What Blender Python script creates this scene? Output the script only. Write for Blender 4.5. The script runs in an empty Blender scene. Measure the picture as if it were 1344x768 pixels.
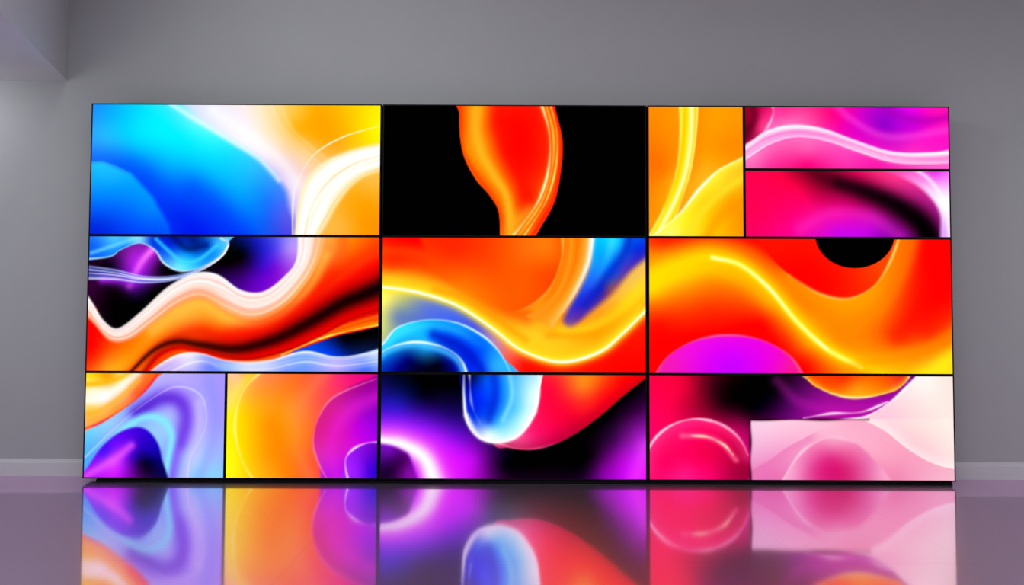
import bpy, bmesh, math
import numpy as np
from mathutils import Matrix, Vector
sc=bpy.context.scene
sc.view_settings.view_transform='Standard'
sc.view_settings.look='None'
# ---------------- camera ----------------
F=1000.0; D=6.0; EH=1.270
PITCH=math.atan(0.038); ROLL=math.radians(0.22)
fw=np.array([0,math.cos(PITCH),math.sin(PITCH)]); r0=np.array([1.,0,0]); u0=np.array([0,-math.sin(PITCH),math.cos(PITCH)])
R=r0*math.cos(ROLL)+u0*math.sin(ROLL); U=u0*math.cos(ROLL)-r0*math.sin(ROLL)
CP=np.array([0,-D,EH])
cam=bpy.data.cameras.new('camera'); co=bpy.data.objects.new('camera',cam); sc.collection.objects.link(co)
cam.sensor_width=36; cam.lens=36*F/1344; cam.clip_start=0.05
co.matrix_world=Matrix(((R[0],U[0],-fw[0],CP[0]),(R[1],U[1],-fw[1],CP[1]),(R[2],U[2],-fw[2],CP[2]),(0,0,0,1)))
sc.camera=co
def ray(px,py): return fw*F+R*(px-672)+U*(384-py)
def onY(px,py,y=0.0):
    d=ray(px,py); t=(y-CP[1])/d[1]; return CP+d*t
def onZ(px,py,z):
    d=ray(px,py); t=(z-CP[2])/d[2]; return CP+d*t
def proj(x,y,z):
    vx=x-CP[0]; vy=y-CP[1]; vz=z-CP[2]
    f=vx*fw[0]+vy*fw[1]+vz*fw[2]
    return 672+F*(vx*R[0]+vy*R[1]+vz*R[2])/f, 384-F*(vx*U[0]+vy*U[1]+vz*U[2])/f
# ---------------- materials ----------------
def mat(name,col,rough=0.5,metal=0,spec=0.5,noise=0,nscale=6):
    m=bpy.data.materials.new(name); m.use_nodes=True
    nt=m.node_tree; b=nt.nodes['Principled BSDF']
    b.inputs['Base Color'].default_value=(*col,1); b.inputs['Roughness'].default_value=rough
    b.inputs['Metallic'].default_value=metal; b.inputs['Specular IOR Level'].default_value=spec
    if noise:
        tc=nt.nodes.new('ShaderNodeTexCoord'); n=nt.nodes.new('ShaderNodeTexNoise'); n.inputs['Scale'].default_value=nscale; n.inputs['Detail'].default_value=5
        r=nt.nodes.new('ShaderNodeValToRGB')
        r.color_ramp.elements[0].position=.3; r.color_ramp.elements[1].position=.7
        r.color_ramp.elements[0].color=(*[c*(1-noise) for c in col],1); r.color_ramp.elements[1].color=(*[c*(1+noise) for c in col],1)
        nt.links.new(tc.outputs['Object'],n.inputs['Vector']); nt.links.new(n.outputs['Fac'],r.inputs['Fac']); nt.links.new(r.outputs['Color'],b.inputs['Base Color'])
    return m
m_wall=mat('painted_wall',(0.46,0.485,0.50),0.75,0,0.2,0.012,3)
m_ceil=mat('painted_ceiling',(0.6,0.6,0.6),0.8,0,0.2,0.01)
m_soff=mat('painted_bulkhead',(0.60,0.62,0.63),0.8,0,0.2,0.01)
m_base=mat('baseboard_paint',(0.68,0.70,0.72),0.45,0,0.4,0.01)
m_black=mat('black_plastic',(0.003,0.003,0.004),0.5,0,0.12,0.1,30)
m_metal=mat('black_metal',(0.006,0.006,0.007),0.5,0.0,0.15,0.1,20)
def floor_mat():
    m=bpy.data.materials.new('polished_tile'); m.use_nodes=True; nt=m.node_tree; N=nt.nodes; L=nt.links
    for n in list(N): N.remove(n)
    out=N.new('ShaderNodeOutputMaterial'); mix=N.new('ShaderNodeMixShader'); dif=N.new('ShaderNodeBsdfDiffuse'); gl=N.new('ShaderNodeBsdfGlossy')
    gl2=N.new('ShaderNodeBsdfGlossy'); mg=N.new('ShaderNodeMixShader')
    tc=N.new('ShaderNodeTexCoord'); mp=N.new('ShaderNodeMapping'); br=N.new('ShaderNodeTexBrick')
    mp.inputs['Location'].default_value=(0.25,0.12,0)
    br.offset=0.0; br.inputs['Scale'].default_value=1.0; br.inputs['Brick Width'].default_value=0.9; br.inputs['Row Height'].default_value=0.9
    br.inputs['Mortar Size'].default_value=0.0025; br.inputs['Mortar Smooth'].default_value=0.3
    br.inputs['Color1'].default_value=(0.25,0.245,0.26,1); br.inputs['Color2'].default_value=(0.235,0.23,0.245,1); br.inputs['Mortar'].default_value=(0.14,0.13,0.16,1)
    L.new(tc.outputs['Object'],mp.inputs['Vector']); L.new(mp.outputs['Vector'],br.inputs['Vector']); L.new(br.outputs['Color'],dif.inputs['Color'])
    ns=N.new('ShaderNodeTexNoise'); ns.inputs['Scale'].default_value=2.5; ns.inputs['Detail'].default_value=4
    L.new(tc.outputs['Object'],ns.inputs['Vector'])
    mr=N.new('ShaderNodeMapRange'); mr.inputs['To Min'].default_value=0.05; mr.inputs['To Max'].default_value=0.10
    L.new(ns.outputs['Fac'],mr.inputs['Value']); L.new(mr.outputs['Result'],gl.inputs['Roughness'])
    gl.inputs['Color'].default_value=(1.0,0.77,1.0,1)
    gl2.inputs['Color'].default_value=(1.0,0.72,1.0,1); gl2.inputs['Roughness'].default_value=0.33
    mg.inputs['Fac'].default_value=0.27
    L.new(gl.outputs[0],mg.inputs[1]); L.new(gl2.outputs[0],mg.inputs[2])
    fr=N.new('ShaderNodeMath'); fr.operation='MULTIPLY_ADD'; fr.inputs[1].default_value=-0.12; fr.inputs[2].default_value=0.86
    L.new(br.outputs['Fac'],fr.inputs[0]); L.new(fr.outputs[0],mix.inputs['Fac'])
    L.new(dif.outputs[0],mix.inputs[1]); L.new(mg.outputs[0],mix.inputs[2]); L.new(mix.outputs[0],out.inputs['Surface'])
    return m
m_floor=floor_mat()
def screen_mat():
    m=bpy.data.materials.new('lit_display'); m.use_nodes=True; nt=m.node_tree; b=nt.nodes['Principled BSDF']
    b.inputs['Base Color'].default_value=(0.0005,0.0005,0.0005,1); b.inputs['Roughness'].default_value=0.6; b.inputs['Specular IOR Level'].default_value=0.0
    a=nt.nodes.new('ShaderNodeVertexColor'); a.layer_name='Art'
    nt.links.new(a.outputs['Color'],b.inputs['Emission Color']); b.inputs['Emission Strength'].default_value=1.06
    m.cycles.emission_sampling='NONE'
    return m
m_scr=screen_mat()
# ---------------- geometry helpers ----------------
def obj(name,me,parent=None,mat=None,**kw):
    o=bpy.data.objects.new(name,me); sc.collection.objects.link(o)
    if parent: o.parent=parent
    if mat: me.materials.append(mat)
    for k,v in kw.items(): o[k]=v
    return o
def boxmesh(name,x0,x1,y0,y1,z0,z1,bev=0):
    bm=bmesh.new(); bmesh.ops.create_cube(bm,size=1)
    for v in bm.verts:
        v.co=Vector((x0 if v.co.x<0 else x1, y0 if v.co.y<0 else y1, z0 if v.co.z<0 else z1))
    if bev: bmesh.ops.bevel(bm,geom=list(bm.edges),offset=bev,segments=2,affect='EDGES')
    me=bpy.data.meshes.new(name); bm.to_mesh(me); bm.free(); return me
# ---------------- room ----------------
WY=0.26; CZ=4.6; XL,XR=-5.6,5.6; YB=-9.0
def st(name,me,m,label): 
    return obj(name,me,None,m,kind='structure',label=label)
st('floor',boxmesh('floor',XL,XR,YB,WY,-0.1,0),m_floor,'polished grey tiled floor with mirror-like sheen')
st('ceiling',boxmesh('ceiling',XL,XR,YB,WY,CZ,CZ+.1),m_ceil,'plain light grey ceiling')
st('wall_back',boxmesh('wall_back',XL-.1,XR+.1,WY,WY+.1,-.1,CZ+.1),m_wall,'plain grey painted wall')
st('wall_left',boxmesh('wall_left',XL-.1,XL,YB,WY,-.1,CZ+.1),m_wall,'plain grey painted side wall')
st('wall_right',boxmesh('wall_right',XR,XR+.1,YB,WY,-.1,CZ+.1),m_wall,'plain grey painted side wall')
st('wall_front',boxmesh('wall_front',XL-.1,XR+.1,YB-.1,YB,-.1,CZ+.1),m_wall,'plain grey painted wall')
def profile(name,x0,x1,prof):
    bm=bmesh.new(); A=[bm.verts.new((x0,y,z)) for y,z in prof]; B=[bm.verts.new((x1,y,z)) for y,z in prof]
    n=len(prof)
    for i in range(n): bm.faces.new((A[i],A[(i+1)%n],B[(i+1)%n],B[i]))
    bm.faces.new(A); bm.faces.new(B[::-1]); bmesh.ops.recalc_face_normals(bm,faces=bm.faces)
    me=bpy.data.meshes.new(name); bm.to_mesh(me); bm.free(); return me
st('baseboard_back',profile('bb',XL,XR,[(WY,0),(WY-.02,0),(WY-.02,.105),(WY-.015,.118),(WY-.009,.124),(WY-.006,.134),(WY,.138)]),m_base,'low pale grey skirting board along the wall')
p0=onY(88,106,WY); zs=p0[2]; p1=onZ(-2,13,zs)
d=(p1-p0); p2=p0+d*3.2
bm=bmesh.new()
ring=[(XL,WY),(p0[0],WY),(p2[0],p2[1]),(XL,p2[1])]
lo=[bm.verts.new((x,y,zs)) for x,y in ring]; hi=[bm.verts.new((x,y,CZ)) for x,y in ring]
bm.faces.new(lo); bm.faces.new(hi)
for i in range(4): bm.faces.new((lo[i],lo[(i+1)%4],hi[(i+1)%4],hi[i]))
bmesh.ops.recalc_face_normals(bm,faces=bm.faces)
me=bpy.data.meshes.new('bulkhead'); bm.to_mesh(me); bm.free()
st('trim_1',me,m_soff,'boxed pale grey ceiling bulkhead above the wall')
# ---------------- art painter ----------------
def hx(h): return np.array([int(h[i:i+2],16)/255 for i in (0,2,4)])
def cr(pts,closed=False,n=9):
    P=np.array(pts,float); m=len(P)
    if closed: Q=np.vstack([P[-1],P,P[0],P[1]]); segs=m
    else: Q=np.vstack([2*P[0]-P[1],P,2*P[-1]-P[-2]]); segs=m-1
    t=np.linspace(0,1,n,endpoint=False)[:,None]; o=[]
    for i in range(segs):
        a,b,c,e=Q[i],Q[i+1],Q[i+2],Q[i+3]
        o.append(0.5*((2*b)+(-a+c)*t+(2*a-5*b+4*c-e)*t*t+(-a+3*b-3*c+e)*t**3))
    if not closed: o.append(P[-1:])
    return np.vstack(o)
class Art:
    def __init__(s,X,Y): s.X=X; s.Y=Y; s.C=np.zeros((len(X),3)); s.n=0
    def fld(s,pts,k=12):
        if len(pts)==1: return np.tile(hx(pts[0][2]),(len(s.X),1))
        P=np.array([(x,y) for x,y,h in pts],float); V=np.array([hx(h) for x,y,h in pts]); c2=k*k
        K=-np.sqrt(((P[:,None]-P[None])**2).sum(2)+c2); n=len(P)
        M=np.zeros((n+1,n+1)); M[:n,:n]=K+np.eye(n)*1.5; M[:n,n]=1; M[n,:n]=1
        B=np.vstack([V,np.zeros((1,3))]); w=np.linalg.solve(M,B)
        out=np.tile(w[n],(len(s.X),1))
        for i in range(n): out+=(-np.sqrt((s.X-P[i,0])**2+(s.Y-P[i,1])**2+c2))[:,None]*w[i]
        return np.clip(out,0,1)
    def dist(s,c,sign=False):
        best=np.full(len(s.X),1e18); S=np.zeros(len(s.X)); G=np.zeros(len(s.X)); n=len(c)-1
        for i in range(n):
            a=c[i]; b=c[i+1]-c[i]; L=b@b+1e-12
            t=np.clip(((s.X-a[0])*b[0]+(s.Y-a[1])*b[1])/L,0,1)
            q=(s.X-a[0]-t*b[0])**2+(s.Y-a[1]-t*b[1])**2
            m=q<best; best=np.where(m,q,best); S=np.where(m,(i+t)/n,S)
            if sign: G=np.where(m,np.sign(b[0]*(s.Y-a[1])-b[1]*(s.X-a[0])),G)
        if sign: return np.sqrt(best),S,G
        return np.sqrt(best),S
    def mask(s,poly,f=1.5,smooth=True):
        c=cr(poly,True) if smooth else np.array(poly,float)
        ins=np.zeros(len(s.X),bool); n=len(c)
        for i in range(n):
            x1,y1=c[i]; x2,y2=c[(i+1)%n]
            if y1==y2: continue
            cond=((y1>s.Y)!=(y2>s.Y)); ins^=cond&(s.X<(x2-x1)*(s.Y-y1)/(y2-y1)+x1)
        dd,_=s.dist(np.vstack([c,c[:1]])); sd=np.where(ins,dd,-dd)
        t=np.clip(sd/f+0.5,0,1); return t*t*(3-2*t)
    def mix(s,m,col): s.C=s.C*(1-m[:,None])+col*m[:,None]
    def bg(s,pts,**k): s.C=s.fld(pts,**k)
    def reg(s,poly,pts,f=1.5,a=1.0,smooth=True,**k):
        m=s.mask(poly,f,smooth)*a; s.mix(m,s.fld(pts,**k)); return m
    def band(s,c1,c2,stops,f=1.5,a=1.0,stops2=None):
        A=cr(c1); B=cr(c2); m=s.mask(np.vstack([A,B[::-1]]),f,False)*a
        d1,S=s.dist(A); d2,_=s.dist(B); t=d1/(d1+d2+1e-9)
        def ramp(st): 
            xs=[q[0] for q in st]; cs=np.array([hx(q[1]) for q in st])
            return np.stack([np.interp(t,xs,cs[:,i]) for i in range(3)],1)
        col=ramp(stops)
        if stops2: col=col*(1-S[:,None])+ramp(stops2)*S[:,None]
        s.mix(m,col); return m
    def line(s,c,w,h,a=1.0,w2=None,a2=None,m=None,e=2,side=0):
        # side: +1 = only on the lower side of a curve running rightwards, -1 = the upper side
        if side: d,S,G=s.dist(cr(c),True)
        else: d,S=s.dist(cr(c))
        thin=w<=2.4 and not side
        w=w+((w2 if w2 is not None else w)-w)*S; al=a+((a2 if a2 is not None else a)-a)*S
        if thin:   # silky highlights swell and fade along their length
            s.n+=1; q=np.sin(S*6.0+s.n*1.7)**2; w=w*(.62+.35*q); al=al*(.45+.55*q)
        k=al*np.exp(-(d/w)**e)
        if side: k=k*np.clip(d*G*side*.8+.5,0,1)
        if m is not None: k=k*m
        s.mix(np.clip(k,0,1),hx(h))
    def silk(s,c1,c2,n,cols,a=.5,w=1.0,m=None):
        for i in range(n):
            t=min(.97,max(.03,(i+.5)/n+.035*math.sin(i*7.3))); s.line(lerp(c1,c2,t),w,cols[i%len(cols)],a*(.5+.5*math.sin(i*2.1)**2),m=m)
def lerp(c1,c2,t): return [((1-t)*a[0]+t*b[0],(1-t)*a[1]+t*b[1]) for a,b in zip(c1,c2)]
def art_top_a(a):
    a.bg([(240,140,'e4e4fa'),(290,145,'ece8fa'),(320,150,'f8ecf0'),(335,185,'fcf2f4'),(372,232,'dcc4ec'),(345,143,'fae4c0'),(368,187,'fbdcb4'),(395,150,'ffb830'),(425,178,'ffa000'),(450,142,'ffb808'),(480,150,'ffd800'),(496,172,'fff000'),(445,190,'ffa820'),(400,205,'fbcf98'),(388,250,'ecdcf4'),(384,300,'b8a8f4'),(390,168,'ffac18'),(415,145,'ffa404')],k=9)
    a.silk([(330,130),(350,165),(385,200),(408,225)],[(372,130),(385,165),(410,190),(430,205)],5,['ffffff','ffe8c8'],.16,2.6)
    a.line([(280,145),(325,178),(365,208),(388,238)],10,'ffffff',.5)
    a.reg([(60,60),(222,128),(262,158),(302,184),(340,208),(368,238),(380,270),(380,360),(60,360)],
      [(125,142,'2090f6'),(150,150,'10b0fa'),(190,150,'08dcff'),(215,165,'00f0ff'),(240,185,'00f0ff'),(180,190,'08ccfa'),(135,190,'38b8f8'),(250,152,'90f4ff'),(265,200,'10e4ff'),(215,222,'0898fa'),(295,205,'18d8ff'),(270,232,'08a4fc'),(325,235,'20acff'),(215,250,'0054f4'),(240,280,'0028e4'),(280,290,'0038ec'),(310,265,'0080ff'),(310,300,'0044f0'),(345,262,'1870f8'),(345,300,'1030e0'),(368,290,'5050e0'),(165,218,'1478f2'),(195,225,'0874f4'),(245,210,'08c0ff')],f=14,k=18)
    a.line([(228,150),(252,195),(290,225),(325,262),(345,310)],24,'18c8ff',.28)
    a.line([(255,250),(285,275),(305,310)],22,'0028e0',.35)
    bl=[(90,216),(135,213),(172,228),(200,258),(222,295),(230,330)]
    a.line(bl,26,'0040e4',.5,side=-1,w2=20)
    m=a.mask(bl+[(60,330)],9,False)
    a.mix(m,a.fld([(128,222,'20b8ff'),(150,226,'20b4ff'),(175,245,'0898ff'),(150,250,'0890f8'),(125,262,'0878f8'),(165,280,'0060f0'),(125,300,'0028d0'),(195,275,'0880ff'),(205,303,'0050f8'),(155,303,'0038e0')],k=14))
    a.line([(225,137),(262,160),(302,184),(340,208),(366,236)],4,'ffffff',.55)
    a.reg([(560,215),(498,226),(470,238),(448,262),(432,290),(420,340),(560,360)],[(490,238,'ffb848'),(470,262,'ffa010'),(490,300,'ff9000'),(448,298,'ffb040'),(475,290,'ff9808')])
    c1=[(520,184),(498,188),(460,197),(424,213),(400,238),(391,270),(384,320)]; c2=[(520,222),(498,226),(470,238),(448,262),(432,290),(420,310),(416,322)]
    a.band(c1,c2,[(0,'ffe8b8'),(.2,'ffffff'),(.45,'fff8ec'),(.7,'ffffff'),(.92,'ffe8b8'),(1,'ffc860')],f=7)
    a.silk(c1,c2,6,['ffd890','ffffff','ffb860'],.5,1.3)
    a.line([(520,155),(498,165),(450,180),(412,203),(392,235),(385,260),(384,310)],1.2,'fff8e0',.9)
    a.line(c2,6,'ffd890',.35,side=1)
def art_mid_a(a):
    a.bg([(440,325,'ff9038'),(470,322,'ff6800'),(490,345,'ff1800'),(455,352,'ff3000'),(420,370,'ff2c00'),(490,365,'f80c00'),(400,395,'ff1800'),(355,412,'ff6818'),(300,425,'ff9828'),(240,412,'ffb040'),(205,430,'ff9a20'),(335,440,'ff1c00'),(275,440,'ff4400'),(170,458,'ff7c08'),(128,430,'f00c00'),(122,465,'ff1800'),(140,482,'ff9820'),(190,478,'ffa818'),(235,470,'ff3c00'),(300,470,'f01400'),(380,425,'ff1000')])
    m=a.reg([(60,260),(400,285),(392,340),(372,365),(345,384),(315,384),(285,364),(255,362),(220,380),(185,412),(155,434),(135,424),(117,394),(60,370)],
     [(318,335,'000000'),(300,345,'000000'),(338,322,'1818a8'),(350,345,'4418d0'),(362,322,'5048e0'),(380,325,'b090f0'),(360,352,'7010c8'),(335,372,'6008b8'),(300,362,'280050'),(240,345,'000000'),(200,385,'000000'),(150,405,'000000'),(122,375,'300030'),(180,345,'b028e0'),(178,368,'5010a0'),(145,350,'080010'),(215,350,'000000'),(318,315,'081060'),(240,372,'000000'),(160,384,'000000'),(280,345,'000000')],k=8)
    a.line([(210,322),(188,343),(172,370)],15,'c020f0',.65,a2=.4)
    a.line([(205,322),(185,345),(170,375)],5,'ff80ff',.98,a2=.4)
    a.line([(135,366),(180,368),(240,366)],7,'b028f0',.9,a2=0)
    m=a.reg([(60,280),(302,290),(300,318),(288,336),(264,351),(238,356),(216,346),(203,328),(183,319),(158,328),(138,338),(60,342)],
     [(125,325,'1060e8'),(150,314,'50c0ff'),(165,322,'1888f8'),(200,315,'0030d0'),(235,347,'70e0ff'),(225,325,'0038d8'),(255,320,'002080'),(265,340,'1888f0'),(288,318,'48b8ff'),(184,314,'90e0ff'),(245,335,'10a0ff'),(275,325,'0060d8')],k=6)
    a.line([(205,314),(222,330),(240,344),(262,340),(285,322)],3,'40d8ff',.7)
    a.line([(228,312),(246,326),(270,322)],5,'000c58',.6)
    a.line([(120,332),(150,322),(180,312)],3,'80e0ff',.6)
    a.line([(60,342),(138,338),(158,328),(183,319),(203,328),(216,346),(238,356),(264,351),(288,336),(299,320),(290,313)],1.5,'c8e8ff',1)
    r1=[(100,346),(150,353),(190,362),(230,361),(265,350),(290,336),(299,322),(297,314)]; r2=[(100,368),(150,368),(190,372),(230,368),(265,355),(290,338),(300,322),(298,314)]
    a.band(r1,r2,[(0,'80a0ff'),(.5,'3040d0'),(1,'a0b8ff')],f=2,a=.55)
    a.silk(r1,r2,5,['f0f0ff','90b0ff'],.9,1.1)
    a.line([(100,352),(150,358),(190,366),(230,365),(265,352),(290,337),(300,322)],1.4,'ffffff',.9)
    c1=[(392,290),(390,340),(372,365),(345,384),(315,382),(285,362),(255,360),(220,378),(185,410),(155,432),(135,422),(117,394),(95,360)]
    c2=[(432,290),(421,335),(402,372),(372,405),(335,422),(300,414),(265,394),(235,402),(200,426),(170,446),(145,448),(122,424),(90,395)]
    a.band(c1,c2,[(0,'ffffff'),(.2,'ffe0dc'),(.4,'fff0ec'),(.6,'ffd0b8'),(.78,'ffc890'),(1,'ff9030')],f=6,stops2=[(0,'ffe8e8'),(.3,'ffe0d8'),(.5,'ffb098'),(.8,'ff9878'),(1,'ff3c10')])
    a.silk(c1,c2,10,['ffffff','ff9078','ffffff','ffb088','fff0e8'],.6,1.7)
    a.line(c1,2.0,'ffffff',1); a.line(lerp(c1,c2,.25),4,'ffffff',.4)
    a.line([(428,335),(408,374),(374,410),(335,426),(300,418),(265,399),(235,408),(200,434)],8,'ffb848',.7)
    c5=[(440,345),(410,385),(372,418),(335,432),(300,430),(265,418),(235,424),(200,448),(165,480)]
    a.line([(x,y+17) for x,y in c5],10,'d81000',.5)
    a.line([(420,312),(412,345),(385,380)],7,'ffb880',.5,a2=.1)
    a.line([(450,312),(445,345),(420,380)],9,'ff5010',.5,a2=.1)
    a.line([(500,330),(465,352),(430,380),(390,408)],7,'ff5820',.4)
    a.line([(500,350),(450,377),(400,407),(350,430),(300,442)],13,'f00800',.55)
    dk=[(540,352),(495,379),(450,398),(405,424),(360,446),(310,458),(265,453),(230,449),(200,461),(165,495)]
    a.line(dk,27,'980400',.6,w2=3,a2=.5); a.line(dk,14,'000000',.97,w2=1.6,a2=.55)
    c3=[(540,392),(460,418),(420,440),(370,461),(320,470),(265,459),(235,452),(205,464),(180,495)]
    c4=[(540,418),(460,434),(420,445),(370,466),(320,480),(265,480),(240,474),(222,478),(205,495)]
    a.band(c3,c4,[(0,'a00c00'),(.25,'f81400'),(.6,'ff4800'),(.9,'ff9800'),(1,'ffe030')],f=9)
    a.line(lerp(c3,c4,.45),2.2,'ff9820',.5); a.line(lerp(c3,c4,.2),2.2,'800800',.5)
    a.line([(540,418),(460,434),(420,445),(370,466)],1.6,'fff060',1)
    a.reg([(560,420),(460,437),(425,447),(380,465),(420,470),(460,470),(560,462)],[(490,440,'000000'),(450,450,'000420'),(415,459,'0848e0'),(480,460,'081848'),(440,462,'0030c0')],f=2)
    a.reg([(180,505),(208,480),(235,466),(262,464),(300,474),(350,474),(400,462),(450,470),(540,452),(540,520),(180,520)],
      [(225,480,'c8b0f0'),(250,470,'ece4ff'),(300,484,'88acff'),(275,476,'7080f0'),(350,482,'c8d0ff'),(400,474,'70a0ff'),(440,482,'b8a8f8'),(490,466,'c0d8ff'),(480,484,'5070f4'),(320,478,'d8dcff'),(370,486,'88a0ff')],f=4,k=6)
    a.silk([(190,495),(208,480),(235,466),(262,464),(300,474),(350,474),(400,462),(450,469),(540,452)],[(190,515),(220,500),(250,485),(272,480),(300,488),(350,490),(400,482),(450,486),(540,475)],4,['ffffff','c8d8ff'],.6,2)
    a.line([(190,495),(208,480),(235,466),(262,464),(300,474),(350,474),(400,462),(450,469),(540,452)],1.6,'ffffff',.9)
def art_low_a(a):
    a.bg([(270,505,'a89cf8'),(285,550,'a89cff'),(280,600,'a0bcff'),(255,600,'b0dcff'),(235,620,'80c4ff'),(150,560,'a0e8ff'),(120,592,'50c0ff'),(175,545,'90c8fa'),(210,505,'b8b8fc'),(240,498,'b8acfc'),(285,625,'88ccff')])
    vo=[(100,640),(140,580),(175,545),(205,524),(230,522),(246,540),(242,570),(227,600),(220,640)]
    a.line(vo,19,'8448ec',.15,w2=13,a2=.95); a.line([(180,542),(210,524),(234,526),(244,548),(236,580)],10,'4810c0',.8,a2=.3)
    a.line([(262,530),(260,575),(240,630)],9,'c8bcff',.7)
    a.line([(275,500),(282,560),(262,630)],9,'8c90f8',.4)
    a.line([(140,592),(165,562),(190,548),(212,551),(225,571),(221,600),(214,640)],6,'88e4ff',.95)
    a.line([(112,600),(150,563),(190,530),(230,508),(264,520),(270,560),(250,600),(245,640)],1.6,'e8f0ff',.45)
    hill=[(95,650),(116,612),(135,585),(160,566),(185,561),(203,575),(212,600),(213,650)]
    a.reg(hill,[(125,620,'a818f0'),(148,605,'d848ff'),(160,590,'9018f0'),(183,573,'3c08c8'),(200,595,'1800a0'),(190,608,'040018'),(175,600,'3800b0'),(160,620,'b018e8'),(205,620,'0c0440'),(140,595,'5818e8')],k=7,f=5)
    a.line([(112,625),(150,603),(172,585)],6,'e860ff',.7)
    a.reg([(60,440),(214,470),(202,500),(180,523),(153,543),(127,558),(60,582)],[(120,497,'ffd830'),(142,495,'ff9808'),(165,492,'ffe890'),(190,493,'ff7830'),(118,515,'fff6e0'),(138,520,'ffffff'),(160,508,'ffe8b0'),(120,537,'ffc850'),(118,556,'ffa850'),(150,534,'ffa048'),(177,514,'ff6838')],k=6,f=3)
    a.line([(100,506),(130,503),(155,497),(175,488)],4,'ffb010',.8)
    a.line([(100,525),(128,524),(155,510),(180,490)],6,'ffffff',.7)
    a.line([(100,546),(128,540),(155,524),(182,500)],3.5,'ffb030',.7)
    a.line([(100,566),(127,557),(153,542),(180,523),(202,498),(212,480)],2,'e02850',.8)
def art_low_b(a):
    a.bg([(303,495,'ffc080'),(305,540,'ffe018'),(322,570,'ffc800'),(305,612,'fff018'),(345,515,'ff9430'),(345,600,'ffa010'),(350,560,'ff9808'),(400,505,'fa6040'),(385,570,'ff8c18'),(395,618,'ff6030'),(440,503,'f03868'),(470,495,'e81080'),(410,540,'f86840'),(370,535,'ffa030'),(375,620,'ff8818')])
    a.line([(405,480),(372,520),(362,560),(370,600),(392,640)],16,'ff7800',.35)
    a.line([(425,490),(398,525),(388,565),(394,600),(412,640)],11,'ff9048',.35)
    a.line([(345,485),(318,515),(308,560),(318,605),(340,640)],2.4,'fff8a0',.8)
    a.line([(335,485),(308,520),(300,560),(304,600)],7,'fff020',.5)
    a.line([(300,486),(312,500),(300,530)],9,'ffd8b8',.4)
    m=a.reg([(560,480),(480,499),(440,520),(418,548),(411,580),(418,608),(440,660),(560,660)],[(430,570,'d02090'),(422,600,'d030b0'),(450,540,'c820a0'),(480,510,'980890'),(470,560,'b808d8'),(460,590,'d018d0'),(490,540,'8808c0'),(440,620,'a818e0')],f=5)
    a.line([(500,520),(465,535),(442,560),(434,590),(445,640)],11,'e828d8',.45,m=m)
    a.line([(494,497),(440,520),(418,548),(411,580),(418,608),(436,640)],1.6,'ff80a8',.8)
    m=a.reg([(560,570),(480,583),(460,592),(453,606),(458,650),(560,660)],[(470,598,'8818e0'),(490,590,'6a08c0'),(470,620,'9020f0'),(488,618,'3800c8')],f=1.5)
    a.line([(500,580),(480,582),(462,591),(453,607),(459,640)],1.9,'ffd8ff',1)
def art_top_b(a):
    a.bg([(600,200,'000000')])
    P=[(605,120),(603,150),(604,180),(610,208),(625,236),(643,257),(655,280),(660,330),(690,325),(711,296),(728,264),(736,225),(738,185),(729,145),(718,110)]
    m=a.reg(P,[(612,160,'ff4c00'),(625,150,'ff6808'),(630,190,'ff8c10'),(645,220,'ff6400'),(655,160,'ff1800'),(680,170,'fa0800'),(690,220,'ff1000'),(665,200,'fc1400'),(670,250,'ff3400'),(690,270,'ff1800'),(668,290,'ff8018'),(710,250,'ff4008'),(725,180,'ff2800'),(710,150,'ff1800')],k=8)
    ls=[(628,120),(624,165),(631,200),(648,230),(666,262),(672,320)]
    a.line(ls,19,'ff8008',.7,m=m,a2=.7); a.line(ls,11,'ffb828',.8,m=m,a2=.85,w2=6)
    a.line([(655,130),(655,165),(666,200),(684,235),(692,270)],11,'e80400',.5,m=m)
    a.line([(603,120),(604,180),(612,210),(643,256),(657,285),(660,320)],5,'f02800',.6,m=m)
    a.line([(665,330),(672,300),(694,278)],11,'ffa828',.6,m=m)
    a.line([(716,138),(728,178),(726,220),(712,262),(692,292),(670,325)],8,'ff8010',.75,m=m)
    for k,(w,h,al) in enumerate([(2.2,'fff4b0',1),(1.5,'ffb840',1),(1.4,'ffe070',1)]):
        a.line([(708+6*k,128),(721+5*k,175),(720+4.6*k,221),(708+5*k,261),(689+6*k,290),(665+8*k,319)],w,h,al,m=m)
    a.line([(727,132),(737,180),(735,224),(727,262),(709,294),(690,322)],3,'ff1c00',.7,m=m)
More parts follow.
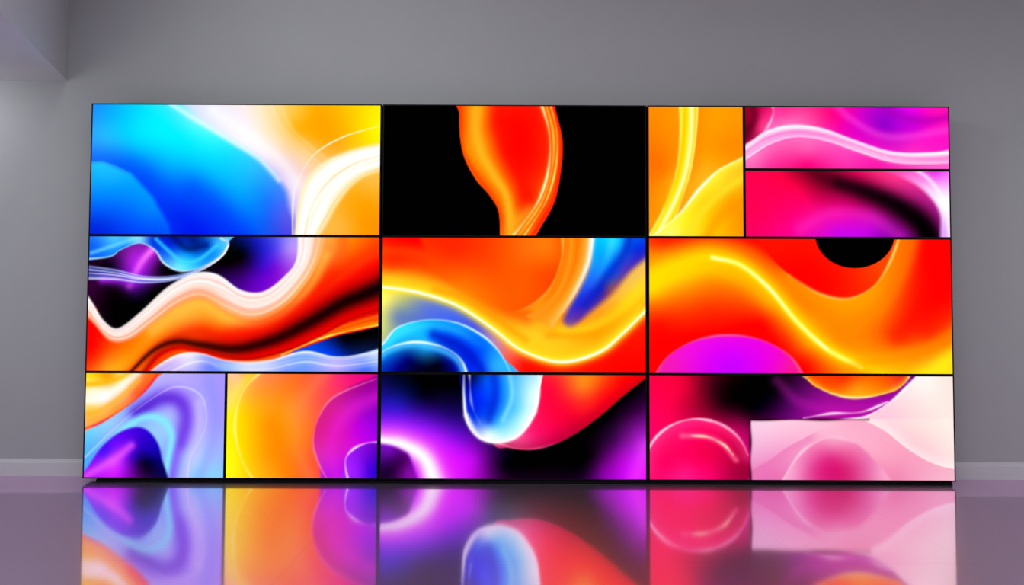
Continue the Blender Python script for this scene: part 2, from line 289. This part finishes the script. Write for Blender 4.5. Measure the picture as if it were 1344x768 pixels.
def art_mid_b(a):
    a.bg([(515,325,'fa1400'),(515,350,'ff3c00'),(560,340,'ff2c00'),(600,322,'f82400'),(610,360,'ff6a10'),(560,368,'ffa018'),(650,330,'ff5808'),(690,350,'ff7a18'),(650,385,'ff7a10'),(700,385,'ff8a18'),(625,400,'ffa820'),(515,368,'ffe040'),(660,418,'ff9a18'),(690,440,'ffd030'),(730,400,'ff8008'),(740,455,'ffc828'),(790,435,'ff8c08'),(835,400,'ffe018'),(842,380,'ffd838'),(815,420,'ffa010'),(755,350,'ff8410')])
    a.line([(495,345),(550,350),(600,372),(640,400),(690,415)],12,'ff2400',.45)
    a.line([(495,328),(550,332),(590,350),(620,380)],9,'ff7018',.35)
    disc=[(560,280),(738,290),(737,340),(722,378),(695,402),(665,410),(620,392),(570,350)]
    m=a.reg(disc,[(600,330,'fa2c00'),(640,340,'ff4000'),(690,330,'ff6c10'),(725,330,'ff7c10'),(700,380,'ff5000'),(660,395,'ff5800'),(610,370,'ff6808'),(715,360,'f04400')],f=8,a=.85)
    arc=[(738,305),(737,340),(722,378),(695,402),(665,410),(635,400)]
    a.line(arc,15,'d03000',.5,a2=0,side=1,m=m)
    a.line(arc,2,'ffc050',.9,a2=0)
    a.reg([(780,290),(774,345),(760,380),(742,412),(740,425),(752,430),(775,410),(805,385),(830,355),(870,320),(870,290)],
      [(790,325,'08b0ff'),(810,320,'18c8ff'),(782,350,'2090f8'),(775,375,'2858e8'),(760,400,'2828c8'),(755,418,'6030a0'),(800,355,'0060f0'),(790,380,'2020b0'),(832,325,'0838d8'),(820,350,'4838b8'),(800,380,'80405a'),(842,325,'1030d0')],f=12,k=8)
    a.line([(805,305),(797,340),(780,375)],6,'60e0ff',.5,a2=.1)
    a.line([(828,305),(818,335),(795,365),(770,400)],7,'0018b0',.6,a2=.4)
    a.line([(870,330),(835,362),(805,392),(775,415)],10,'d8b888',.6,a2=.2)
    a.line([(870,350),(840,385),(805,415),(770,432),(740,436)],10,'ffe028',.6)
    a.line([(870,366),(843,398),(808,426),(770,440),(720,440)],6,'ff8800',.45)
    a.band([(748,290),(746,340),(733,378),(712,402),(690,415)],[(781,290),(774,342),(758,380),(740,408),(725,430)],[(0,'ff9a28'),(.35,'ff7000'),(.7,'ffa840'),(1,'ffffff')],f=5,stops2=[(0,'ff9020'),(1,'ffa828')])
    a.line([(779,300),(773,342),(758,378),(741,408)],3.4,'fffaf0',1,a2=.2)
    edge=[(470,376),(502,377),(550,384),(600,401),(645,430),(685,460),(735,475),(785,463),(820,435),(870,385)]
    m=a.mask(edge+[(900,560),(440,560)],1.5)
    a.mix(m,a.fld([(505,395,'fff070'),(530,395,'b0b880'),(560,405,'6078d0'),(520,415,'7088b0'),(505,425,'c8d080'),(595,415,'4868e8'),(625,435,'4850e0'),(645,450,'b080c0'),(670,465,'f06050'),(690,480,'ff1008'),(740,486,'ff2400'),(800,475,'fa0c00'),(840,440,'ff1800'),(835,480,'f00808'),(770,484,'f81400')],k=8))
    a.line(edge,24,'ffac10',.6,side=-1); a.line(edge,14,'ffd020',.65,side=-1); a.line(edge,8,'ffd830',.55); a.line(edge,4.5,'fff040',.8); a.line(edge,2.0,'fffff0',1); a.line(edge,1.6,'ffffff',.8)
    a.line([(570,380),(610,393),(655,422),(690,446)],5,'ff8000',.35)
    a.reg([(460,470),(502,452),(522,430),(560,420),(600,424),(635,442),(658,466),(680,520),(460,560)],
      [(510,450,'18d0ff'),(530,436,'28d0ff'),(560,430,'10a8f8'),(600,436,'1080f8'),(585,448,'0048e8'),(630,460,'0050f0'),(650,480,'30a8ff'),(560,455,'20a8f8'),(535,470,'000c70'),(510,478,'0030b0'),(575,478,'000018'),(620,483,'0030f0'),(600,465,'0028d0'),(550,480,'000430')],f=2,k=7)
    a.line([(502,458),(525,437),(560,428),(598,434),(628,452)],5,'50dcff',.6,a2=.1)
    a.line([(570,440),(605,455),(628,480),(635,500)],8,'0014b8',.7)
    a.line([(480,470),(502,452),(522,430),(560,420),(600,424),(635,442),(658,466),(675,500)],1.8,'c8f0ff',1)
    a.line([(490,478),(510,460),(545,452),(580,460),(603,476),(612,505)],5,'50c0ff',.75)
    a.line([(490,474),(510,457),(545,449),(582,456),(606,474),(616,505)],2,'f0ffff',1)
def art_low_c(a):
    a.bg([(515,505,'080840'),(520,530,'1818a8'),(580,505,'000000'),(555,520,'000018'),(520,560,'5010e0'),(560,560,'5810d0'),(590,545,'200868'),(600,570,'6010c0'),(590,600,'d010f8'),(620,605,'b810e0'),(570,585,'b018f0'),(640,600,'580878'),(660,612,'080010'),(700,610,'000000'),(740,600,'000000'),(760,575,'000000'),(775,600,'080008'),(800,545,'000000'),(835,510,'000000'),(835,535,'280030'),(840,565,'8818a0'),(815,600,'a010b8'),(790,620,'780890'),(835,615,'d818ff'),(805,580,'400850'),(842,590,'b828d8'),(765,622,'100018')],k=8)
    a.line([(830,640),(848,585)],11,'f050ff',.45)
    lob=[(640,470),(900,440),(860,485),(820,518),(785,548),(745,575),(705,589),(670,588),(645,575)]
    a.reg(lob,[(725,510,'f81038'),(765,505,'ff8820'),(745,530,'fa1830'),(790,520,'f81818'),(700,570,'f02070'),(715,550,'f81050'),(750,560,'d80038'),(820,500,'f80808'),(680,580,'ff60a0'),(780,498,'ff7018'),(730,495,'ff3030')],f=3,k=8)
    a.line([(655,582),(680,589),(710,588),(745,575),(785,548),(820,518),(860,485)],12,'8c0028',.5,m=a.mask(lob,2),a2=.3)
    a.line([(655,582),(680,589),(710,588),(745,575),(785,548)],1.8,'ff80a8',.8,a2=0)
    P=[(606,460),(608,520),(612,552),(628,574),(652,581),(680,572),(700,545),(708,515),(706,460)]
    a.reg(P,[(625,515,'0028e0'),(640,500,'0860f0'),(640,530,'0040e8'),(665,505,'28a0ff'),(690,505,'a0e0ff'),(700,520,'e8ffff'),(680,535,'70d0ff'),(625,550,'1040e0'),(650,555,'40b0ff'),(660,572,'c0f0ff'),(640,570,'e8f8ff'),(690,550,'d8ffff'),(620,495,'000850')],k=6)
    a.line([(648,485),(650,520),(642,550)],8,'0010b8',.55)
    a.line([(668,485),(672,520),(660,552)],3.5,'a0f0ff',.5)
    a.line([(609,490),(609,520),(613,552),(628,574),(652,581),(680,572),(700,545),(708,515),(706,485)],2.4,'ffffff',1)
    a.line([(612,545),(628,572),(652,580),(680,571),(702,540)],3.2,'ffffff',.7)
    a.line([(616,490),(619,530),(630,556)],2,'ffffff',.8,a2=.1)
    a.line([(496,574),(530,576),(565,595),(590,640)],28,'e030ff',.75)
    a.line([(496,576),(525,580),(556,598),(575,640)],16,'ff90ff',.8)
    a.line([(502,578),(530,584),(558,603),(572,640)],6,'ffffff',.95,w2=13)
    a.reg([(460,582),(502,583),(526,590),(540,605),(546,660),(460,660)],[(510,592,'7010b0'),(525,605,'38004a'),(510,620,'18002a'),(535,622,'8010a0')],f=7,k=7)
def art_top_c(a):
    a.bg([(865,160,'ff8808'),(870,220,'ff7400'),(862,270,'ff9008'),(885,180,'ff8c08'),(930,160,'ff9c00'),(960,160,'ff9400'),(945,200,'ff9000'),(925,225,'ffb020'),(960,190,'ff8800'),(890,240,'ffb020')])
    a.band([(890,120),(892,170),(888,220),(874,265),(848,315)],[(918,120),(915,170),(908,220),(895,265),(874,315)],[(0,'fff080'),(.2,'ffdc10'),(.6,'ffe838'),(.85,'ffd010'),(1,'fff8a0')],f=4)
    a.line([(900,130),(898,175),(890,225),(872,270)],3,'ffb800',.5)
    a.line([(908,130),(907,180),(900,225),(885,265),(860,312)],3,'fffcc8',.8)
    a.line([(917,130),(914,180),(907,225),(893,265)],14,'ff7c00',.4,side=-1)
    e=[(1010,185),(976,206),(945,222),(918,248),(892,280),(862,306),(840,318)]
    m=a.mask(e+[(840,400),(1050,400)],1.5)
    a.mix(m,a.fld([(965,225,'ffc828'),(940,240,'ffe030'),(960,265,'ff9c08'),(930,275,'ffc010'),(900,295,'ffe828'),(950,300,'ffb008'),(880,306,'fff070'),(970,300,'ff9400')],k=8))
    a.line(e,6,'fff050',.8,m=m); a.line(e,2.2,'fffff0',1)
    a.line([(900,310),(925,275),(950,250),(990,225)],6,'ffdc30',.7)
    a.line([(925,315),(945,285),(985,258)],7,'ff9000',.5)
def art_top_d(a):
    a.bg([(1030,150,'f84098'),(1060,155,'ff50a0'),(1090,150,'ff1080'),(1130,155,'c800c0'),(1160,165,'8c00c0'),(1200,165,'c800d0'),(1190,145,'d810e0'),(1230,150,'ff18b0'),(1235,180,'f818c0'),(1100,170,'e810a8'),(1150,185,'d810c0'),(1035,165,'ff80c0'),(1200,190,'f028c0')])
    a.line([(1090,130),(1120,158),(1170,180),(1260,168)],6,'ff60e0',.4)
    a.line([(1150,130),(1175,150),(1215,158),(1260,150)],7,'9c00a8',.5)
    a.reg([(940,120),(1012,125),(1014,150),(1002,175),(980,190),(940,200)],[(990,150,'b00040'),(985,170,'800030'),(1005,150,'e02070'),(1000,165,'ff4088')],f=2)
    a.line([(985,130),(990,155),(978,175)],6,'500018',.6)
    a.line([(1014,136),(1014,152),(1002,174),(980,190)],2,'ffb0d8',1)
    e1=[(940,215),(978,193),(1005,174),(1040,166),(1080,170),(1120,184),(1170,200),(1220,202),(1280,196)]
    e2=[(940,235),(978,212),(1010,192),(1045,182),(1085,187),(1125,200),(1170,214),(1220,217),(1280,214)]
    m=a.mask(e1+[(1280,300),(940,300)],1.5)
    a.mix(m,a.fld([(990,205,'ff80c0'),(1010,218,'ff3898'),(1060,195,'ff60b0'),(1060,218,'ff0878'),(1110,210,'ff40b0'),(1150,218,'ff20a8'),(1220,219,'ff60c8')],k=8))
    a.band(e1,e2,[(0,'ffffff'),(.25,'ffb8e4'),(.5,'ff60c0'),(.75,'ffc8ec'),(1,'ff50b8')],f=6)
    a.silk(e1,e2,5,['ffffff','ff90d0'],.6,1.4)
    a.line(e1,2.2,'ffffff',1); a.line(e1,9,'ffc0f0',.3,side=1)
def art_top_e(a):
    a.bg([(995,240,'ff0050'),(990,290,'f00058'),(1030,235,'f80048'),(1030,270,'ff0060'),(1060,290,'f01090'),(1050,255,'fa0858'),(1100,285,'e810a8'),(1100,302,'c810d8'),(1140,295,'c810d0'),(1170,300,'8808a0'),(1080,240,'b00030'),(1120,235,'ff0868'),(1170,238,'ff3890'),(1150,228,'ff3080'),(1130,265,'d80878')])
    f1=[(1050,214),(1090,236),(1135,252),(1175,270),(1208,292),(1226,325)]
    a.line(f1,22,'500020',.55,a2=.85); a.line(f1,11,'000000',.15,e=2.4,w2=17,a2=1)
    a.line([(1100,240),(1140,253),(1180,271),(1214,300),(1222,325)],8,'000000',.5,a2=1)
    a.line([(1050,300),(1090,280),(1140,284),(1180,310)],9,'ff40d0',.3)
    e=[(1125,205),(1165,225),(1198,240),(1220,258),(1234,282),(1240,330)]
    m=a.mask(e+[(1300,330),(1300,205)],8)
    a.mix(m,a.fld([(1175,226,'ff50a8'),(1195,238,'ff90d8'),(1218,245,'ffc0f0'),(1225,228,'e040e0'),(1244,232,'f080f8'),(1244,265,'ffffff'),(1232,262,'fff0ff'),(1243,300,'e0a8ff')],k=5))
    a.line([(1190,215),(1222,238),(1240,270),(1246,310)],3,'ffffff',.6)
def art_mid_c(a):
    a.bg([(865,322,'ff3000'),(900,318,'ff1800'),(860,345,'ffa810'),(960,320,'ff0c00'),(1000,335,'ff1800'),(1030,350,'ff3400'),(1060,400,'ff6c00'),(1110,415,'ff8808'),(1150,400,'ff8000'),(1180,360,'ff4000'),(1215,340,'ff0800'),(1235,390,'fa0600'),(1200,400,'ff2000'),(1100,450,'ff7c00'),(1170,440,'ff4c00'),(1220,440,'ff3000'),(1180,478,'ffa010'),(1240,475,'ffc818'),(1140,480,'ffa810'),(1060,425,'ff8c08'),(1245,450,'ff7404')])
    ed=[(820,385),(853,364),(885,346),(930,334),(972,345),(1010,376),(1045,418),(1085,456),(1130,480),(1180,496)]
    a.line([(853,345),(885,330),(930,320),(980,328),(1020,360)],9,'ff6800',.45)
    m=a.mask(ed+[(1180,600),(820,600)],4)
    a.mix(m,a.fld([(860,380,'ffb818'),(900,365,'ffb018'),(940,360,'ff9808'),(880,402,'ff5800'),(860,425,'ff1400'),(870,460,'f80400'),(930,400,'ff4000'),(980,395,'ff5800'),(950,430,'ff0c00'),(1000,420,'ff1400'),(1030,450,'ff1c00'),(1060,475,'ff1800'),(1010,395,'ff9010'),(1060,450,'ff8000'),(1100,480,'ff7400')],k=8))
    a.line(ed,24,'ffa800',.6,w2=17); a.line(ed,14,'ffd800',.75,w2=8); a.line([(935,338),(972,348),(1010,379),(1045,421),(1085,458),(1130,482)],3.6,'ffff78',.9); a.line([(935,338),(972,348),(1010,379),(1045,421),(1085,458)],1.8,'ffffd0',.9)
    a.line([(853,378),(885,362),(930,352),(975,368),(1010,400)],12,'ffe408',.6,a2=.1)
    bow=[(985,280),(1002,325),(1035,360),(1075,385),(1112,392),(1145,377),(1165,350),(1178,318),(1185,280)]
    a.line([(1040,365),(1075,388),(1112,395),(1148,380),(1170,350),(1184,318)],18,'ffa808',.6)
    m=a.reg(bow,[(1020,325,'ff1400'),(1050,350,'ff0800'),(1090,370,'f00c00'),(1130,375,'ff2800'),(1160,345,'ff4800'),(1170,320,'ff4000')],f=3)
    a.line([(1035,360),(1075,385),(1112,392),(1145,377),(1165,350),(1178,318),(1182,300)],2.4,'ffd870',.5,a2=1)
    c=[(1122+52*math.cos(t),308+44*math.sin(t)) for t in np.linspace(0,2*math.pi,24,endpoint=False)]
    a.reg(c,[(1120,320,'000000'),(1121,321,'000000')],f=1.8)
    a.line([(1200,310),(1188,350),(1160,400),(1110,440)],10,'ff8810',.45)
    a.line([(1225,305),(1222,350),(1210,400),(1180,440)],15,'f80600',.45)
    a.line([(1200,500),(1235,480),(1270,450)],11,'ffe820',.7); a.line([(1110,486),(1160,470),(1220,455),(1260,430)],9,'ff9800',.45)
    c=[(957+99*math.cos(t),508+68*math.sin(t)) for t in np.linspace(0,2*math.pi,24,endpoint=False)]
    a.reg(c,[(900,470,'e818d0'),(960,447,'e010e0'),(960,480,'c400ff'),(1020,475,'e810c8'),(1040,487,'ec2090'),(880,485,'e820b0')],f=5)
    a.line(c[13:24],2,'ff60a0',.8)
def art_low_d(a):
    a.bg([(865,510,'f80048'),(860,540,'ff0858'),(900,505,'d80038'),(905,535,'b80038'),(930,505,'500018'),(950,530,'180008'),(980,510,'000000'),(985,540,'080008'),(1020,505,'000000'),(1010,535,'180020'),(1045,525,'580860'),(1035,545,'600868'),(1080,530,'981090'),(1120,540,'a81098'),(1160,525,'900890'),(1190,505,'700070'),(970,560,'a00850'),(940,548,'800030'),(1090,510,'801080')])
    a.line([(1020,500),(1050,528),(1100,538),(1160,528),(1190,500)],8,'c020b0',.35)
    m=a.reg([(1045,450),(1060,498),(1085,514),(1118,522),(1155,518),(1185,505),(1205,450)],[(1080,500,'ff4800'),(1110,500,'ff4000'),(1120,512,'ff9818'),(1160,505,'ff6808'),(1180,497,'e03820')],f=2)
    a.line([(1050,488),(1060,498),(1085,514),(1118,522),(1155,518),(1185,505),(1198,485)],5,'ffb020',.6,m=m)
    a.line([(1050,488),(1060,498),(1085,514),(1118,522),(1155,518),(1185,505),(1198,485)],2,'ffe890',1)
    B=[(915+69*math.cos(t),614+64*math.sin(t)) for t in np.linspace(0,2*math.pi,24,endpoint=False)]
    m=a.reg(B,[(870,580,'ff1868'),(880,610,'f80860'),(900,562,'f81068'),(920,600,'e80050'),(940,565,'e80858'),(962,600,'b80040'),(930,620,'f00868'),(895,622,'ff2080'),(970,620,'980038')],f=1.5,k=16)
    a.line(B[12:24],11,'ff5098',.4,m=m)
    a.line(B[12:24],2.2,'ffa8c8',1); a.line(B[12:20],1.8,'ffd0e0',.8)
    a.line([(895,572),(925,573),(948,583),(966,604)],4,'ff80a0',.6,m=m)
    a.line([(908,572),(930,574),(950,584),(962,597)],1.9,'ffe0b8',.95,m=m)
    e=[(1225,470),(1203,493),(1186,512),(1165,530),(1135,547),(1105,552)]
    m=a.mask([(1260,440),(1210,480)]+e[1:]+[(1080,570),(1100,660),(1300,660),(1300,440)],1.5)
    a.mix(m,a.fld([(1230,510,'f6ece6'),(1200,530,'f8dede'),(1240,560,'f8e4e0'),(1170,550,'f8c8d8'),(1210,500,'fcf4f0'),(1245,500,'f4e4dc')],k=8))
    a.line(e,2,'ffffff',1)
    a.line([(1165,528),(1130,541),(1090,543),(1055,549)],2,'ffe0f0',1)
    mm=a.mask([(985,551.5),(1140,550),(1300,550),(1300,700),(985,700)],1.2,False)
    a.mix(mm,a.fld([(995,565,'f4c8e0'),(1040,560,'f8c4da'),(1000,600,'eca0cc'),(1010,620,'e478b4'),(1090,558,'f8c0d4'),(1040,580,'f4b0d0'),(1140,565,'f8c4d4'),(1170,590,'f8b4c8'),(1200,560,'f8dada'),(1240,580,'f8e2de'),(1210,610,'f4b4c8'),(1245,620,'f4d4da'),(1180,620,'ec90b4')],k=12))
    # right-hand fold passes behind the hill
    f3=[(1120,545),(1160,565),(1195,592),(1235,612),(1290,620)]
    a.line(f3,26,'ec88b0',.45,m=mm,side=1); a.line(f3,10,'fff4f2',.6,m=mm,side=-1)
    # left fold
    f2=[(985,618),(1010,604),(1032,588),(1058,574)]
    a.line(f2,14,'e068a8',.45,m=mm,side=1)
    # hill with soft shading, strongest just under its crest on the left
    hill=[(1000,690),(1024,636),(1045,602),(1066,583),(1092,574),(1120,580),(1146,602),(1172,636),(1190,690)]
    h=a.mask(hill,5)*mm
    a.mix(h,a.fld([(1040,622,'f0a0c8'),(1058,600,'e878b0'),(1075,584,'ec80b0'),(1095,580,'f09cc0'),(1070,620,'d83888'),(1090,602,'d83080'),(1110,622,'cc2470'),(1122,596,'e468a0'),(1140,615,'e070a8'),(1158,626,'f0a0c4')],k=12))
    a.line([(1022,640),(1045,602),(1066,583),(1092,574),(1120,580)],2.4,'fff0f6',.7,a2=.2,m=mm)
    a.line([(985,551),(1140,551)],1.9,'200010',1,a2=.8)
    a.line([(985,551),(985,640)],1.9,'300018',1)
# ---------------- video display ----------------
xl=(onY(120,136)[0]+onY(108,628)[0])/2; xr=(onY(1246,139)[0]+onY(1255,633)[0])/2
zt=(onY(120,136)[2]+onY(1246,139)[2])/2; zb=(onY(108,628)[2]+onY(1255,633)[2])/2
s1=onY(499.3,384)[0]; s2=onY(849.8,384)[0]; G=.0045
za=onY(682,310.8)[2]; zc=onY(682,490.5)[2]
bs=onY(295.7,560)[0]; ts=onY(977,225)[0]; tz=onY(1110,223)[2]
root=bpy.data.objects.new('video_display',None); sc.collection.objects.link(root); root.empty_display_size=.3
root.location=((xl+xr)/2,0.09,0)
root['label']='huge black-framed display of tiled lit screens showing vivid abstract swirls'; root['category']='video display'
bpy.context.view_layer.update()
INV=root.matrix_world.inverted()
def child(name,me,m,**k):
    me.transform(INV); return obj(name,me,root,m,**k)
bm=bmesh.new()
def addbox(bm,x0,x1,y0,y1,z0,z1):
    r=bmesh.ops.create_cube(bm,size=1)
    for v in r['verts']: v.co=Vector((x0 if v.co.x<0 else x1, y0 if v.co.y<0 else y1, z0 if v.co.z<0 else z1))
addbox(bm,xl-.006,xr+.006,.062,.16,zb-.006,zt+.006)
for i in range(5):
    x=xl+.3+(xr-xl-.6)*i/4; addbox(bm,x-.04,x+.04,.16,.19,zb,zt-.15)
me=bpy.data.meshes.new('carrier'); bm.to_mesh(me); bm.free()
child('mounting_frame',me,m_metal,label='black metal rear frame carrying the screens')
child('plinth',boxmesh('plinth',xl+.10,xr-.02,.012,.17,0.0,zb-.006,.003),m_black,label='low black base strip')
LIP=0.0105
def panel(x0,x1,z0,z1,art,label):
    bm=bmesh.new(); yo=0.0; yi=0.004; yb=.06
    def rect(a,b,c,d,y): return [bm.verts.new(p) for p in ((a,y,c),(b,y,c),(b,y,d),(a,y,d))]
    g=.0008
    B=rect(x0+g,x1-g,z0+g,z1-g,yb); O=rect(x0+g,x1-g,z0+g,z1-g,yo+.0015); O2=rect(x0+g+.0015,x1-g-.0015,z0+g+.0015,z1-g-.0015,yo)
    I=rect(x0+LIP,x1-LIP,z0+LIP,z1-LIP,yo); J=rect(x0+LIP,x1-LIP,z0+LIP,z1-LIP,yi+.002)
    for P,Q in ((B,O),(O,O2),(O2,I),(I,J)):
        for i in range(4): bm.faces.new((P[i],P[(i+1)%4],Q[(i+1)%4],Q[i]))
    bm.faces.new(B[::-1]); bm.faces.new(J); bmesh.ops.recalc_face_normals(bm,faces=bm.faces)
    cx,cz=(x0+x1)/2,(z0+z1)/2
    me=bpy.data.meshes.new('display_panel'); bm.to_mesh(me); bm.free(); me.transform(Matrix.Translation((-cx,0,-cz)))
    p=obj('display_panel',me,root,m_black,label=label); p.location=INV@Vector((cx,0,cz))
    a0,a1,c0,c1=x0+LIP,x1-LIP,z0+LIP,z1-LIP
    nx=int((a1-a0)*166.7/1.1)+2; nz=int((c1-c0)*166.7/1.1)+2
    gx,gz=np.meshgrid(np.linspace(a0,a1,nx),np.linspace(c0,c1,nz))
    X=gx.ravel(); Z=gz.ravel(); px,py=proj(X,yi*np.ones_like(X),Z)
    A=Art(px,py); art(A); C=np.clip(A.C,0,1)
    lum=C.mean(1,keepdims=True); C=np.clip(lum+(C-lum)*1.08,0,1)
    lin=np.where(C<=.04045,C/12.92,((C+.055)/1.055)**2.4)
    me=bpy.data.meshes.new('screen'); nv=nx*nz; nf=(nx-1)*(nz-1)
    me.vertices.add(nv); me.vertices.foreach_set('co',np.stack([X-cx,np.full(nv,yi),Z-cz],1).astype(np.float32).ravel())
    i=np.arange(nz-1)[:,None]*nx+np.arange(nx-1)[None,:]; i=i.ravel()
    q=np.stack([i,i+1,i+nx+1,i+nx],1).astype(np.int32)
    me.loops.add(nf*4); me.polygons.add(nf); me.polygons.foreach_set('loop_start',np.arange(nf,dtype=np.int32)*4)
    me.loops.foreach_set('vertex_index',q.ravel()); me.update(calc_edges=True)
    at=me.color_attributes.new('Art','FLOAT_COLOR','POINT'); at.data.foreach_set('color',np.concatenate([lin,np.ones((nv,1))],1).astype(np.float32).ravel())
    obj('screen',me,p,m_scr)
    return p
panel(xl,s1-G,za,zt,art_top_a,'black-bezelled screen with cyan wave, white ribbon and yellow')
panel(xl,s1-G,zc,za,art_mid_a,'black-bezelled screen with red and orange waves and dark purple swirls')
panel(xl,bs,zb,zc,art_low_a,'small screen with lavender, violet and cyan folds')
panel(bs,s1-G,zb,zc,art_low_b,'small screen with orange-yellow glow and magenta disc')
panel(s1+G,s2-G,za,zt,art_top_b,'black screen with a red-orange flame-like petal')
panel(s1+G,s2-G,zc,za,art_mid_b,'screen with orange swirls, yellow curve and blue wave')
panel(s1+G,s2-G,zb,zc,art_low_c,'screen with blue lobe, crimson lobe and violet glow on black')
panel(s2+G,ts,za,zt,art_top_c,'small screen with orange field and yellow ribbons')
panel(ts,xr,tz,zt,art_top_d,'small wide screen with magenta field and pale pink ribbon')
panel(ts,xr,za,tz,art_top_e,'small wide screen with crimson and magenta field and dark streak')
panel(s2+G,xr,zc,za,art_mid_c,'screen with red field, yellow ribbon, purple dome and black half disc')
panel(s2+G,xr,zb,zc,art_low_d,'screen with crimson ball, black field and cream pink folds')
# ---------------- lights ----------------
def area(name,loc,tgt,sx,sy,e,col=(1,1,1)):
    l=bpy.data.lights.new(name,'AREA'); l.shape='RECTANGLE'; l.size=sx; l.size_y=sy; l.energy=e; l.color=col
    o=bpy.data.objects.new(name,l); sc.collection.objects.link(o); o.location=loc
    o.rotation_euler=(Vector(tgt)-Vector(loc)).to_track_quat('-Z','Y').to_euler(); return o
area('ceiling_light',(0,-4.5,4.5),(0,-4.5,0),7,4,155,(.96,1,.99))
area('side_light',(-5.3,-1.6,1.9),(-4.5,.2,1.7),1.2,1.6,15,(.97,1,1))
area('side_light',(5.3,-2.0,2.2),(4.2,.2,1.8),1.2,2.2,13,(.97,1,1))
area('wall_washer',(-2.5,-2.6,4.4),(4.6,.2,1.6),.8,.8,42,(.96,1,.99))
area('bulkhead_light',(-4.55,-.35,3.1),(-4.5,.26,2.3),.5,.15,3,(1,1,1))
w=bpy.data.worlds.new('world'); sc.world=w; w.use_nodes=True; w.node_tree.nodes['Background'].inputs[0].default_value=(.3,.3,.32,1)
